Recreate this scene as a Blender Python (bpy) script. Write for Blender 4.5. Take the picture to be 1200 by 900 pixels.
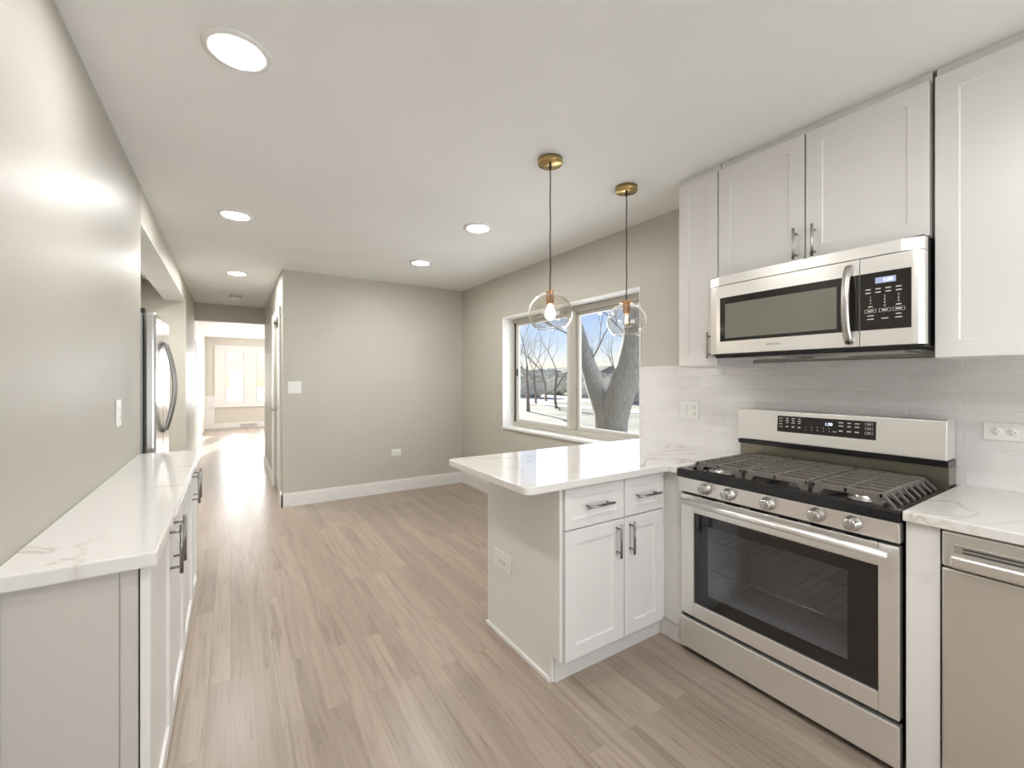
import bpy, bmesh, math, random
from mathutils import Vector, Matrix
random.seed(7)
for o in list(bpy.data.objects): bpy.data.objects.remove(o, do_unlink=True)
SC = bpy.context.scene; COL = SC.collection
# ------------------------------------------------------------------ camera, sky, sun, exposure
EXPOSURE = 0.38
SKY_STRENGTH = 0.093
SUN_STRENGTH = 9.0
DOWNLIGHT = 142.0
BACKFILL = 58.0
HC = 1.33; YAW = math.radians(32.87); FPX = 510.0
cam = bpy.data.cameras.new('camera'); co = bpy.data.objects.new('camera', cam); COL.objects.link(co)
co.location = (0, 0, HC); co.rotation_euler = (math.pi/2, 0, -YAW)
cam.sensor_width = 36; cam.lens = FPX/1200*36; cam.shift_y = -5/1200; cam.clip_start = 0.02; cam.clip_end = 500
SC.camera = co
SC.view_settings.view_transform = 'Standard'; SC.view_settings.look = 'None'
SC.view_settings.gamma = 1; SC.view_settings.exposure = EXPOSURE; SC.view_settings.use_curve_mapping = False
SC.cycles.use_denoising = True; SC.cycles.max_bounces = 10; SC.cycles.diffuse_bounces = 5
SC.cycles.glossy_bounces = 4; SC.cycles.transparent_max_bounces = 12; SC.cycles.transmission_bounces = 6
SC.cycles.sample_clamp_indirect = 6; SC.cycles.caustics_reflective = False; SC.cycles.caustics_refractive = False
W = bpy.data.worlds.new('world'); SC.world = W; W.use_nodes = True
wn = W.node_tree.nodes; wl = W.node_tree.links
for n in list(wn): wn.remove(n)
wo = wn.new('ShaderNodeOutputWorld'); wb = wn.new('ShaderNodeBackground'); sk = wn.new('ShaderNodeTexSky')
sk.sky_type = 'NISHITA'; sk.sun_disc = False; sk.sun_elevation = math.radians(38); sk.sun_rotation = math.radians(16)
sk.air_density = 1.0; sk.dust_density = 0.1; sk.ozone_density = 3.0
wm = wn.new('ShaderNodeMix'); wm.data_type = 'RGBA'; wm.blend_type = 'MULTIPLY'; wm.inputs['Factor'].default_value = 1
wm.inputs['B'].default_value = (1, .87, .94, 1); wl.new(sk.outputs[0], wm.inputs['A']); wl.new(wm.outputs['Result'], wb.inputs[0]); wb.inputs[1].default_value = SKY_STRENGTH; wl.new(wb.outputs[0], wo.inputs[0])
sl = bpy.data.lights.new('sun', 'SUN'); sl.energy = SUN_STRENGTH; sl.angle = math.radians(0.6); sl.color = (1, .95, .86)
so = bpy.data.objects.new('sun', sl); COL.objects.link(so)
_el = math.radians(21); _az = math.radians(16)
so.rotation_euler = Vector((math.sin(_az)*math.cos(_el), math.cos(_az)*math.cos(_el), math.sin(_el))).to_track_quat('Z', 'Y').to_euler()
so.location = (4, 20, 12)
def area_light(name, loc, rot, sx, sy, power, color):
    l = bpy.data.lights.new(name, 'AREA'); l.shape = 'RECTANGLE'; l.size = sx; l.size_y = sy; l.energy = power; l.color = color
    o = bpy.data.objects.new(name, l); COL.objects.link(o); o.location = loc; o.rotation_euler = rot
    return o
# unseen fill lamp added behind the camera, then daylight at the kitchen window
area_light('rear_fill_light', (1.1, -2.85, 1.1), (math.radians(118), 0, 0), 2.4, 1.9, BACKFILL, (.95, .98, 1))
area_light('kitchen_window_daylight', (2.95, 3.14, 1.42), (0, math.radians(90), 0), 1.1, 1.8, 20, (.92, .96, 1))
area_light('living_window_daylight', (.8, 14.6, 1.42), (math.radians(-90), 0, 0), 2.4, 1.5, 180, (.97, .98, 1))
area_light('living_side_fill', (4.2, 11, 1.5), (0, math.radians(90), 0), 1.6, 3.0, 130, (.98, .98, 1))  # fill lamp added inside the right wall, which has no window

# ------------------------------------------------------------------ materials
def mat(name, col, rough=.5, metal=0, spec=None, emit=None, estr=0, coat=0):
    m = bpy.data.materials.new(name); m.use_nodes = True
    b = m.node_tree.nodes['Principled BSDF']
    b.inputs['Base Color'].default_value = (*col, 1); b.inputs['Roughness'].default_value = rough
    b.inputs['Metallic'].default_value = metal
    if spec is not None: b.inputs['Specular IOR Level'].default_value = spec
    if coat: b.inputs['Coat Weight'].default_value = coat; b.inputs['Coat Roughness'].default_value = .05
    if emit: b.inputs['Emission Color'].default_value = (*emit, 1); b.inputs['Emission Strength'].default_value = estr
    return m
class NT:
    def __init__(s, m): s.m = m; s.t = m.node_tree; s.b = m.node_tree.nodes['Principled BSDF']
    def n(s, typ, **kw):
        x = s.t.nodes.new(typ)
        for k, v in kw.items():
            if k.startswith('_'): x.inputs[k[1:]].default_value = v
            else: setattr(x, k, v)
        return x
    def l(s, a, b): s.t.links.new(a, b)
    def coords(s, scale=(1, 1, 1), loc=(0, 0, 0), rot=(0, 0, 0)):
        g = s.n('ShaderNodeNewGeometry'); mp = s.n('ShaderNodeMapping')
        mp.inputs['Scale'].default_value = scale; mp.inputs['Location'].default_value = loc; mp.inputs['Rotation'].default_value = rot
        s.l(g.outputs['Position'], mp.inputs[0]); return mp.outputs[0]
    def ramp(s, stops):
        r = s.n('ShaderNodeValToRGB'); e = r.color_ramp.elements
        while len(e) < len(stops): e.new(.5)
        for i, (p, c) in enumerate(stops): e[i].position = p; e[i].color = (*c, 1)
        return r
    def bump(s, h, strength, dist):
        b = s.n('ShaderNodeBump'); b.inputs['Strength'].default_value = strength; b.inputs['Distance'].default_value = dist
        s.l(h, b.inputs['Height']); s.l(b.outputs[0], s.b.inputs['Normal']); return b
def paint(name, col, rough, bump=.12, scale=260):
    m = mat(name, col, rough); t = NT(m)
    nz = t.n('ShaderNodeTexNoise', _Scale=scale, _Detail=2.0); t.l(t.coords(), nz.inputs['Vector'])
    t.bump(nz.outputs[0], bump, .001)
    n2 = t.n('ShaderNodeTexNoise', _Scale=1.3, _Detail=2.0); t.l(t.coords(), n2.inputs['Vector'])
    r = t.ramp([(.3, tuple(c*.97 for c in col)), (.7, tuple(min(1, c*1.02) for c in col))]); t.l(n2.outputs[0], r.inputs[0]); t.l(r.outputs[0], t.b.inputs['Base Color'])
    return m
M = {}
M['wall'] = paint('greige_wall_paint', (.55, .53, .465), .45)
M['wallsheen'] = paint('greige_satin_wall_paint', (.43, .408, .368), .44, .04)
M['ceil'] = paint('ceiling_paint', (.86, .86, .855), .7)
M['liv'] = paint('living_room_paint', (.66, .62, .55), .5)
M['trim'] = paint('white_trim_paint', (.82, .81, .79), .3, .03)
M['cab'] = paint('white_cabinet_paint', (.78, .765, .745), .32, .03)
M['endp'] = paint('panel_shade_and_vent_grey', (.56, .53, .49), .4, .03)  # on the left end panel this grey carries its shade; vents use it too
M['dark'] = mat('dark_gap', (.03, .03, .03), .6)
M['toe'] = mat('toe_board_paint', (.72, .70, .68), .5)
M['nickel'] = mat('brushed_nickel', (.55, .53, .50), .28, 1)
M['pull'] = mat('dark_nickel_pull', (.30, .29, .28), .3, 1)
M['brass'] = mat('satin_brass', (.52, .38, .16), .26, 1)
M['copper'] = mat('copper_socket', (.72, .42, .22), .25, 1)
M['cord'] = mat('black_fabric_cord', (.05, .04, .035), .8)
M['plastic'] = mat('white_plastic', (.84, .83, .80), .3)
M['slot'] = mat('outlet_slot', (.06, .06, .06), .5)
M['black'] = mat('black_gloss_enamel', (.012, .012, .013), .12)
M['blkglass'] = mat('black_control_glass', (.018, .016, .013), .08)
M['iron'] = mat('cast_iron', (.17, .15, .135), .42)
M['alu'] = mat('burner_aluminium', (.62, .60, .57), .35, 1)
M['mark'] = mat('printed_marks', (.72, .70, .66), .5)
M['screen'] = mat('clock_screen', (.25, .27, .33), .2, emit=(.25, .3, .55), estr=.6)
M['digit'] = mat('clock_digits', (.6, .7, 1), .3, emit=(.65, .75, 1), estr=2.2)
M['emit'] = mat('downlight_diffuser', (1, 1, 1), .5, emit=(1, .985, .965), estr=DOWNLIGHT)
M['emithall'] = mat('downlight_diffuser_hall', (1, 1, 1), .5, emit=(1, .97, .93), estr=330)
M['emitfar'] = mat('downlight_diffuser_far', (1, 1, 1), .5, emit=(1, .95, .88), estr=30)
M['bulb'] = mat('lit_bulb', (1, .95, .85), .2, emit=(1, .88, .7), estr=14)
M['filament'] = mat('filament', (1, .8, .5), .3, emit=(1, .7, .4), estr=8)
M['vinyl'] = mat('window_frame_vinyl', (.50, .47, .41), .35)
M['vinyl2'] = mat('window_sash_vinyl', (.62, .60, .55), .35)
M['olive'] = mat('dark_steel', (.30, .28, .22), .3, .9)
M['gasket'] = mat('gasket', (.04, .04, .04), .5)

def steel(name, col, rough, ax=(1, 1, 1)):
    m = mat(name, col, rough, .82); t = NT(m)
    nz = t.n('ShaderNodeTexNoise', _Scale=5.0, _Detail=3.0); t.l(t.coords(scale=ax), nz.inputs['Vector'])
    r = t.n('ShaderNodeMapRange'); r.inputs['To Min'].default_value = rough-.008; r.inputs['To Max'].default_value = rough+.012
    t.l(nz.outputs[0], r.inputs[0]); t.l(r.outputs[0], t.b.inputs['Roughness'])
    return m
M['steel'] = steel('brushed_steel', (.90, .88, .85), .33, (1, .3, 60))
M['steelv'] = steel('brushed_steel_upright', (.78, .75, .70), .32, (1, 60, .3))
M['fridge'] = steel('fridge_steel', (.62, .62, .61), .14, (1, .3, 60))
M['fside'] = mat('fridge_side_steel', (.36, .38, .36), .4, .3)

def quartz():
    m = mat('veined_quartz', (.74, .72, .69), .07); t = NT(m)
    nz = t.n('ShaderNodeTexNoise', _Scale=1.5, _Detail=4.0, _Distortion=.8); t.l(t.coords(rot=(0, 0, .5), scale=(1, 1.7, 1)), nz.inputs['Vector'])
    a = t.n('ShaderNodeMath', operation='SUBTRACT'); a.inputs[1].default_value = .5; t.l(nz.outputs[0], a.inputs[0])
    b = t.n('ShaderNodeMath', operation='ABSOLUTE'); t.l(a.outputs[0], b.inputs[0])
    r = t.ramp([(0, (.46, .42, .36)), (.006, (.60, .56, .51)), (.022, (.74, .72, .69)), (1, (.74, .72, .69))]); t.l(b.outputs[0], r.inputs[0])
    n2 = t.n('ShaderNodeTexNoise', _Scale=1.1, _Detail=1.0); t.l(t.coords(loc=(3, 5, 0)), n2.inputs['Vector'])
    r2 = t.ramp([(.47, (0, 0, 0)), (.60, (1, 1, 1))]); t.l(n2.outputs[0], r2.inputs[0])
    mx = t.n('ShaderNodeMix', data_type='RGBA'); mx.inputs['A'].default_value = (.74, .72, .69, 1)
    t.l(r2.outputs[0], mx.inputs['Factor']); t.l(r.outputs[0], mx.inputs['B']); t.l(mx.outputs['Result'], t.b.inputs['Base Color'])
    return m
M['quartz'] = quartz()

def woodfloor():
    m = mat('oak_strip_floor', (.3, .24, .2), .3); t = NT(m)
    g = t.n('ShaderNodeNewGeometry'); sp = t.n('ShaderNodeSeparateXYZ'); t.l(g.outputs['Position'], sp.inputs[0])
    cb = t.n('ShaderNodeCombineXYZ'); t.l(sp.outputs['Y'], cb.inputs['X']); t.l(sp.outputs['X'], cb.inputs['Y'])
    br = t.n('ShaderNodeTexBrick', offset=.37, offset_frequency=2, squash=1.0); t.l(cb.outputs[0], br.inputs['Vector'])
    br.inputs['Scale'].default_value = 1; br.inputs['Brick Width'].default_value = 1.15; br.inputs['Row Height'].default_value = .082
    br.inputs['Mortar Size'].default_value = .0009; br.inputs['Mortar Smooth'].default_value = .2; br.inputs['Bias'].default_value = 0
    br.inputs['Color1'].default_value = (0, 0, 0, 1); br.inputs['Color2'].default_value = (1, 1, 1, 1); br.inputs['Mortar'].default_value = (.5, .5, .5, 1)
    # grain: stretched noise, shifted for each board
    sh = t.n('ShaderNodeVectorMath', operation='MULTIPLY_ADD'); sh.inputs[1].default_value = (40, 13, 7)
    t.l(br.outputs['Color'], sh.inputs[0]); t.l(g.outputs['Position'], sh.inputs[2])
    mp = t.n('ShaderNodeMapping'); mp.inputs['Scale'].default_value = (17, .8, 1); t.l(sh.outputs[0], mp.inputs[0])
    nz = t.n('ShaderNodeTexNoise', _Scale=2.2, _Detail=7.0, _Roughness=.62, _Distortion=.9); t.l(mp.outputs[0], nz.inputs['Vector'])
    r1 = t.ramp([(0, (.315, .255, .203)), (.5, (.355, .288, .23)), (1, (.395, .325, .262))]); t.l(br.outputs['Color'], r1.inputs[0])
    r2 = t.ramp([(.32, (.68, .65, .62)), (.46, (.93, .92, .92)), (.72, (1.10, 1.09, 1.08))]); t.l(nz.outputs[0], r2.inputs[0])
    mx = t.n('ShaderNodeMix', data_type='RGBA', blend_type='MULTIPLY'); mx.inputs['Factor'].default_value = 1
    t.l(r1.outputs[0], mx.inputs['A']); t.l(r2.outputs[0], mx.inputs['B'])
    m2 = t.n('ShaderNodeMix', data_type='RGBA'); m2.inputs['B'].default_value = (.24, .19, .15, 1)
    t.l(br.outputs['Fac'], m2.inputs['Factor']); t.l(mx.outputs['Result'], m2.inputs['A']); t.l(m2.outputs['Result'], t.b.inputs['Base Color'])
    rr = t.n('ShaderNodeMapRange'); rr.inputs['To Min'].default_value = .24; rr.inputs['To Max'].default_value = .40
    t.l(nz.outputs[0], rr.inputs[0]); t.l(rr.outputs[0], t.b.inputs['Roughness'])
    t.bump(nz.outputs[0], .10, .002)
    return m
M['floor'] = woodfloor()

def tile():
    m = mat('glazed_subway_tile', (.6, .57, .53), .08); t = NT(m)
    g = t.n('ShaderNodeNewGeometry'); sp = t.n('ShaderNodeSeparateXYZ'); t.l(g.outputs['Position'], sp.inputs[0])
    cb = t.n('ShaderNodeCombineXYZ'); t.l(sp.outputs['Y'], cb.inputs['X']); t.l(sp.outputs['Z'], cb.inputs['Y'])
    ad = t.n('ShaderNodeVectorMath', operation='ADD'); ad.inputs[1].default_value = (3.417, -.892+.0773*10, 0); t.l(cb.outputs[0], ad.inputs[0])
    br = t.n('ShaderNodeTexBrick', offset=.5, offset_frequency=2); t.l(ad.outputs[0], br.inputs['Vector'])
    br.inputs['Scale'].default_value = 1; br.inputs['Brick Width'].default_value = .34; br.inputs['Row Height'].default_value = .0773
    br.inputs['Mortar Size'].default_value = .0024; br.inputs['Mortar Smooth'].default_value = .3; br.inputs['Bias'].default_value = 0
    br.inputs['Color1'].default_value = (.78, .765, .755, 1); br.inputs['Color2'].default_value = (.84, .825, .815, 1); br.inputs['Mortar'].default_value = (.95, .94, .92, 1)
    t.l(br.outputs['Color'], t.b.inputs['Base Color'])
    nz = t.n('ShaderNodeTexNoise', _Scale=9.0, _Detail=1.5, _Distortion=.4); t.l(t.coords(scale=(1, .7, 1.6)), nz.inputs['Vector'])
    mr = t.n('ShaderNodeMath', operation='MULTIPLY_ADD'); mr.inputs[1].default_value = -.35; t.l(br.outputs['Fac'], mr.inputs[0]); t.l(nz.outputs[0], mr.inputs[2])
    t.bump(mr.outputs[0], 1.0, .009)
    rr = t.n('ShaderNodeMapRange'); rr.inputs['To Min'].default_value = .09; rr.inputs['To Max'].default_value = .6; t.l(br.outputs['Fac'], rr.inputs[0]); t.l(rr.outputs[0], t.b.inputs['Roughness'])
    return m
M['tile'] = tile()

def thin_glass(name, tint, base, power=3.0, rough=0.0):
    m = bpy.data.materials.new(name); m.use_nodes = True; t = m.node_tree
    for n in list(t.nodes): t.nodes.remove(n)
    o = t.nodes.new('ShaderNodeOutputMaterial'); tr = t.nodes.new('ShaderNodeBsdfTransparent'); gl = t.nodes.new('ShaderNodeBsdfGlossy')
    tr.inputs[0].default_value = (*tint, 1); gl.inputs['Roughness'].default_value = rough; gl.inputs[0].default_value = (1, 1, 1, 1)
    lw = t.nodes.new('ShaderNodeLayerWeight'); lw.inputs[0].default_value = .5
    pw = t.nodes.new('ShaderNodeMath'); pw.operation = 'POWER'; pw.inputs[1].default_value = power; t.links.new(lw.outputs['Facing'], pw.inputs[0])
    ma = t.nodes.new('ShaderNodeMath'); ma.operation = 'MULTIPLY_ADD'; ma.inputs[1].default_value = .8; ma.inputs[2].default_value = base; t.links.new(pw.outputs[0], ma.inputs[0])
    mx = t.nodes.new('ShaderNodeMixShader'); t.links.new(ma.outputs[0], mx.inputs[0]); t.links.new(tr.outputs[0], mx.inputs[1]); t.links.new(gl.outputs[0], mx.inputs[2])
    t.links.new(mx.outputs[0], o.inputs[0]); return m
M['pane'] = thin_glass('window_glass', (.97, .98, .98), .04, 5)
M['globe'] = thin_glass('clear_globe_glass', (.96, .95, .93), .05, 3.2)
M['ovenglass'] = thin_glass('smoked_oven_glass', (.70, .70, .71), .05, 4.5)
M['mwglass'] = mat('microwave_window_mesh', (.20, .195, .16), .12)

def noisy(name, c1, c2, scale, rough=.9, sc=(1, 1, 1), bump=0, dist=.02):
    m = mat(name, c1, rough); t = NT(m)
    nz = t.n('ShaderNodeTexNoise', _Scale=scale, _Detail=6.0, _Roughness=.65); t.l(t.coords(scale=sc), nz.inputs['Vector'])
    r = t.ramp([(.35, c1), (.62, c2)]); t.l(nz.outputs[0], r.inputs[0]); t.l(r.outputs[0], t.b.inputs['Base Color'])
    if bump: t.bump(nz.outputs[0], bump, dist)
    return m
M['lawn'] = noisy('winter_lawn', (.34, .33, .26), (.56, .55, .48), .5)
M['snow'] = noisy('pale_paving', (.78, .77, .74), (.88, .87, .85), .4)
M['bark'] = noisy('grey_bark', (.62, .63, .59), (.93, .93, .90), 8, sc=(5, 5, .5), bump=1, dist=.05)
M['twig'] = mat('twig_bark', (.30, .25, .21), .9)
M['hedge'] = noisy('hedge_leaves', (.68, .67, .56), (.85, .83, .74), 3, bump=.8, dist=.1)
M['brick'] = noisy('pale_brick', (.45, .40, .36), (.56, .51, .46), 3)
M['roof'] = noisy('shingles', (.34, .31, .29), (.45, .42, .40), 4)

# ------------------------------------------------------------------ mesh helpers
def wloc(o):
    v = Vector((0, 0, 0))
    while o is not None: v = v + Vector(o.location); o = o.parent
    return v
def TX(c): return lambda u, v, w: (c-w, u, v)        # faces -X ; u = Y, v = Z, w outwards
def TXP(c): return lambda u, v, w: (c+w, u, v)       # faces +X
def TY(c): return lambda u, v, w: (u, c-w, v)        # faces -Y ; u = X
def TYP(c): return lambda u, v, w: (u, c+w, v)
ID = lambda u, v, w: (u, v, w)
class MB:
    def __init__(s, T=ID): s.bm = bmesh.new(); s.T = T
    def box(s, u0, u1, v0, v1, w0, w1, T=None):
        T = T or s.T
        vs = [s.bm.verts.new(T(*p)) for p in ((u0,v0,w0),(u1,v0,w0),(u1,v1,w0),(u0,v1,w0),(u0,v0,w1),(u1,v0,w1),(u1,v1,w1),(u0,v1,w1))]
        for f in ((0,1,2,3),(4,5,6,7),(0,1,5,4),(1,2,6,5),(2,3,7,6),(3,0,4,7)): s.bm.faces.new([vs[i] for i in f])
        return s
    def bbox(s, u0, u1, v0, v1, w0, w1, r, seg=2, T=None):
        T = T or s.T
        tmp = bmesh.new(); bmesh.ops.create_cube(tmp, size=1)
        for v in tmp.verts: v.co = Vector(((u0+u1)/2+v.co.x*(u1-u0), (v0+v1)/2+v.co.y*(v1-v0), (w0+w1)/2+v.co.z*(w1-w0)))
        bmesh.ops.bevel(tmp, geom=list(tmp.edges), offset=r, segments=seg, affect='EDGES', profile=.5)
        return s.take(tmp, T)
    def take(s, tmp, T=None):
        T = T or s.T; mp = {}
        for v in tmp.verts: mp[v] = s.bm.verts.new(T(*v.co))
        for f in tmp.faces:
            try: nf = s.bm.faces.new([mp[v] for v in f.verts]); nf.smooth = f.smooth
            except ValueError: pass
        tmp.free(); return s
    def tube(s, pts, r, seg=12, caps=True, T=None, smooth=True):
        T = T or s.T; pts = [Vector(p) for p in pts]
        rs = r if isinstance(r, (list, tuple)) else [r]*len(pts)
        rings = []; up = None
        for i, p in enumerate(pts):
            d = (pts[min(i+1, len(pts)-1)]-pts[max(i-1, 0)]).normalized()
            if up is None: up = Vector((0, 0, 1)) if abs(d.z) < .9 else Vector((1, 0, 0))
            a = d.cross(up).normalized(); b = a.cross(d).normalized(); up = b
            rings.append([s.bm.verts.new(T(*(p+(a*math.cos(2*math.pi*k/seg)+b*math.sin(2*math.pi*k/seg))*rs[i]))) for k in range(seg)])
        for i in range(len(rings)-1):
            for k in range(seg):
                f = s.bm.faces.new([rings[i][k], rings[i][(k+1) % seg], rings[i+1][(k+1) % seg], rings[i+1][k]]); f.smooth = smooth
        if caps: s.bm.faces.new(rings[0]); s.bm.faces.new(rings[-1])
        return s
    def lathe(s, prof, c, axis='Z', seg=32, T=None, close=False):
        # prof: (radius, height) list about axis through c
        T = T or s.T; rings = []
        for (r, h) in prof:
            ring = []
            for k in range(seg if r > 1e-6 else 1):
                a = 2*math.pi*k/seg; x, y = r*math.cos(a), r*math.sin(a)
                p = (c[0]+x, c[1]+y, c[2]+h) if axis == 'Z' else ((c[0]+h, c[1]+x, c[2]+y) if axis == 'X' else (c[0]+x, c[1]+h, c[2]+y))
                ring.append(s.bm.verts.new(T(*p)))
            rings.append(ring)
        for A, B in zip(rings, rings[1:]):
            if len(A) == 1 and len(B) == 1: continue
            for k in range(seg):
                k2 = (k+1) % seg
                vs = [A[0], B[k2], B[k]] if len(A) == 1 else ([A[k], A[k2], B[0]] if len(B) == 1 else [A[k], A[k2], B[k2], B[k]])
                f = s.bm.faces.new(vs); f.smooth = True
        if close:
            for R_ in (rings[0], rings[-1]):
                if len(R_) > 2: s.bm.faces.new(R_)
        return s
    def prism(s, poly, w0, w1, T=None):
        T = T or s.T
        a = [s.bm.verts.new(T(u, v, w0)) for u, v in poly]; b = [s.bm.verts.new(T(u, v, w1)) for u, v in poly]
        s.bm.faces.new(a); s.bm.faces.new(b); n = len(poly)
        for i in range(n): s.bm.faces.new([a[i], a[(i+1) % n], b[(i+1) % n], b[i]])
        return s
    def poly(s, pts, T=None):
        T = T or s.T; s.bm.faces.new([s.bm.verts.new(T(*p)) for p in pts]); return s
    def shaker(s, u0, u1, v0, v1, th=.02, rail=.055, dep=.009, ch=.004, T=None):
        T = T or s.T
        def R(a, w): return [s.bm.verts.new(T(*p, w)) for p in ((u0+a, v0+a), (u1-a, v0+a), (u1-a, v1-a), (u0+a, v1-a))]
        b0 = R(0, 0); f0 = R(0, th-.0015); f1 = R(.0015, th); i0 = R(rail, th); i1 = R(rail+ch, th-dep)
        s.bm.faces.new(b0); s.bm.faces.new(i1)
        for A, B in ((b0, f0), (f0, f1), (f1, i0), (i0, i1)):
            for k in range(4): s.bm.faces.new([A[k], A[(k+1) % 4], B[(k+1) % 4], B[k]])
        return s
    def text(s, txt, size, u, v, w, T=None, flip=False, align='CENTER', depth=.0004):
        T = T or s.T
        cu = bpy.data.curves.new('txt', 'FONT'); cu.body = txt; cu.size = size; cu.align_x = align; cu.align_y = 'CENTER'; cu.extrude = depth; cu.resolution_u = 2
        o = bpy.data.objects.new('txt', cu); COL.objects.link(o); dg = bpy.context.evaluated_depsgraph_get(); dg.update()
        me = bpy.data.meshes.new_from_object(o.evaluated_get(dg)); tmp = bmesh.new(); tmp.from_mesh(me)
        sg = -1 if flip else 1
        for x in tmp.verts: x.co = Vector((u+sg*x.co.x, v+x.co.y, w+x.co.z))
        bpy.data.objects.remove(o); bpy.data.curves.remove(cu); bpy.data.meshes.remove(me)
        return s.take(tmp, T)
    def build(s, name, m, parent=None, bevel=0, recalc=True, mod=None):
        if recalc: bmesh.ops.recalc_face_normals(s.bm, faces=list(s.bm.faces))
        off = wloc(parent) if parent is not None else Vector((0, 0, 0))
        base = off
        if parent is None:
            xs = [v.co for v in s.bm.verts]
            base = Vector(((min(v.x for v in xs)+max(v.x for v in xs))/2, (min(v.y for v in xs)+max(v.y for v in xs))/2, min(v.z for v in xs)))
        for v in s.bm.verts: v.co -= base
        me = bpy.data.meshes.new(name); s.bm.to_mesh(me); s.bm.free()
        o = bpy.data.objects.new(name, me); COL.objects.link(o); me.materials.append(m)
        if parent is not None: o.parent = parent
        else: o.location = base
        if bevel:
            b = o.modifiers.new('bevel', 'BEVEL'); b.width = bevel; b.segments = 2; b.limit_method = 'ANGLE'; b.angle_limit = math.radians(40)
        return o
def tag(o, label=None, cat=None, group=None, kind=None):
    for k, v in (('label', label), ('category', cat), ('group', group), ('kind', kind)):
        if v: o[k] = v
    return o
def thing(name, loc, label, cat, group=None):
    o = bpy.data.objects.new(name, None); o.empty_display_size = .1; COL.objects.link(o); o.location = loc
    return tag(o, label, cat, group)
def copy_tree(o, parent=None):
    c = o.copy(); COL.objects.link(c); c.parent = parent
    for ch in list(o.children): copy_tree(ch, c)
    return c
def struct(name, mb, m, parent=None, bevel=0):
    o = mb.build(name, m, parent, bevel); o['kind'] = 'structure'; return o
def bar_pull(name, T, u, v, length, parent, m, vertical=True, stand=.032, r=.0058):
    b = MB(T); h = length/2; p = h-.022
    if vertical:
        b.tube([(u, v-h, stand), (u, v+h, stand)], r, 12)
        for q in (-p, p): b.tube([(u, v+q, 0), (u, v+q, stand)], r*.8, 10)
    else:
        b.tube([(u-h, v, stand), (u+h, v, stand)], r, 12)
        for q in (-p, p): b.tube([(u+q, v, 0), (u+q, v, stand)], r*.8, 10)
    return b.build(name, m, parent)

# ------------------------------------------------------------------ room shell
XL, XR, YB, YD, ZC = -.45, 2.53, -2.6, 5.11, 2.48
XH = .455; YH = 8.0; YF = 14.3
struct('floor', MB().box(-2.6, 4.6, YB-.1, YF+.1, -.12, 0), M['floor'])
struct('ceiling', MB().box(-2.6, 4.6, YB-.1, YF+.1, ZC, ZC+.15), M['ceil'])
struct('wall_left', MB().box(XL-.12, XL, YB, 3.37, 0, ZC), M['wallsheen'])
struct('wall_left_header', MB().box(XL-.20, XL, 3.37, 6.47, 2.27, ZC), M['wall'])
struct('trim_1', MB().box(XL-.20, XL, 3.371, 6.469, 2.262, 2.27), M['ceil'])
struct('wall_left_pier', MB().box(XL-2.0, XL, 6.47, YH, 0, ZC), M['wall'])
struct('wall_alcove_near', MB().box(-1.3, XL-.12, 3.25, 3.37, 0, ZC), M['wall'])
struct('wall_alcove_back', MB().box(-1.3, -1.18, 3.37, 4.5, 0, ZC), M['wall'])
struct('wall_side_passage', MB().box(-1.3, -.89, 4.5, 6.47, 0, ZC), M['wall'])
struct('wall_far', MB().box(XH, XR+.2, YD, YD+.12, 0, ZC), M['wall'])
hw = MB().box(XH, XH+.12, YD+.12, 5.36, 0, ZC).box(XH, XH+.12, 6.16, YH, 0, ZC).box(XH, XH+.12, 5.36, 6.16, 2.03, ZC)
struct('wall_hall_right', hw, M['wall'])
struct('wall_hall_closet', MB().box(XH+.12, XH+.14, 5.2, 6.3, 0, 2.2), M['wall'])
struct('wall_hall_header', MB().box(-.58, 4.6, YH, YH+.12, 2.215, ZC).box(XH+.04, 4.6, YH, YH+.12, 0, 2.215).box(-2.6, XL-.05, YH, YH+.12, 0, 2.215), M['wall'])
struct('wall_living_left', MB().box(-.70, -.58, YH+.12, YF, 0, ZC), M['liv'])
struct('wall_living_right', MB().box(4.48, 4.6, YH+.12, YF, 0, ZC), M['liv'])
struct('wall_back', MB().box(XL-.12, -.2, YB-.12, YB, 0, ZC).box(2.4, XR+.2, YB-.12, YB, 0, ZC).box(-.2, 2.4, YB-.12, YB, 2.15, ZC).box(-.2, 2.4, YB-.12, YB, 0, .1), M['wall'])
# right wall with the window opening
WY0, WY1, WZ0, WZ1 = 2.171, 4.107, .80, 2.017
rw = MB()
for a in ((YB, WY0, 0, ZC), (WY1, YD, 0, ZC), (WY0, WY1, 0, WZ0), (WY0, WY1, WZ1, ZC)): rw.box(XR, XR+.2, *a)
struct('wall_right', rw, M['wall'])
struct('backsplash', MB().box(XR-.011, XR, -1.2, WY0-.001, .895, 1.425), M['tile'])
# white reveals and sill
rv = MB()
rv.box(XR-.004, XR+.14, WY1-.012, WY1, WZ0, WZ1).box(XR-.004, XR+.14, WY0, WY0+.012, WZ0, WZ1)
rv.box(XR-.004, XR+.14, WY0+.012, WY1-.012, WZ1-.012, WZ1).box(XR-.018, XR+.14, WY0+.001, WY1-.001, WZ0-.006, WZ0+.014)
struct('trim_window_reveal', rv, M['trim'])
def baseboard(name, segs):
    b = MB()
    for s_ in segs: b.box(*s_[0:4], 0, .125); b.box(*s_[4:8], .125, .14)
    struct(name, b, M['trim'])
baseboard('baseboard_far', [(XH-.015, XR, YD-.016, YD, XH-.009, XR, YD-.010, YD)])
baseboard('baseboard_right', [(XR-.016, XR, 2.2, YD-.016, XR-.010, XR, 2.2, YD-.010)])
baseboard('baseboard_hall', [(XH-.015, XH, YD-.016, 5.28, XH-.009, XH, YD-.010, 5.28), (XH-.015, XH, 6.24, YH, XH-.009, XH, 6.24, YH)])
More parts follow.
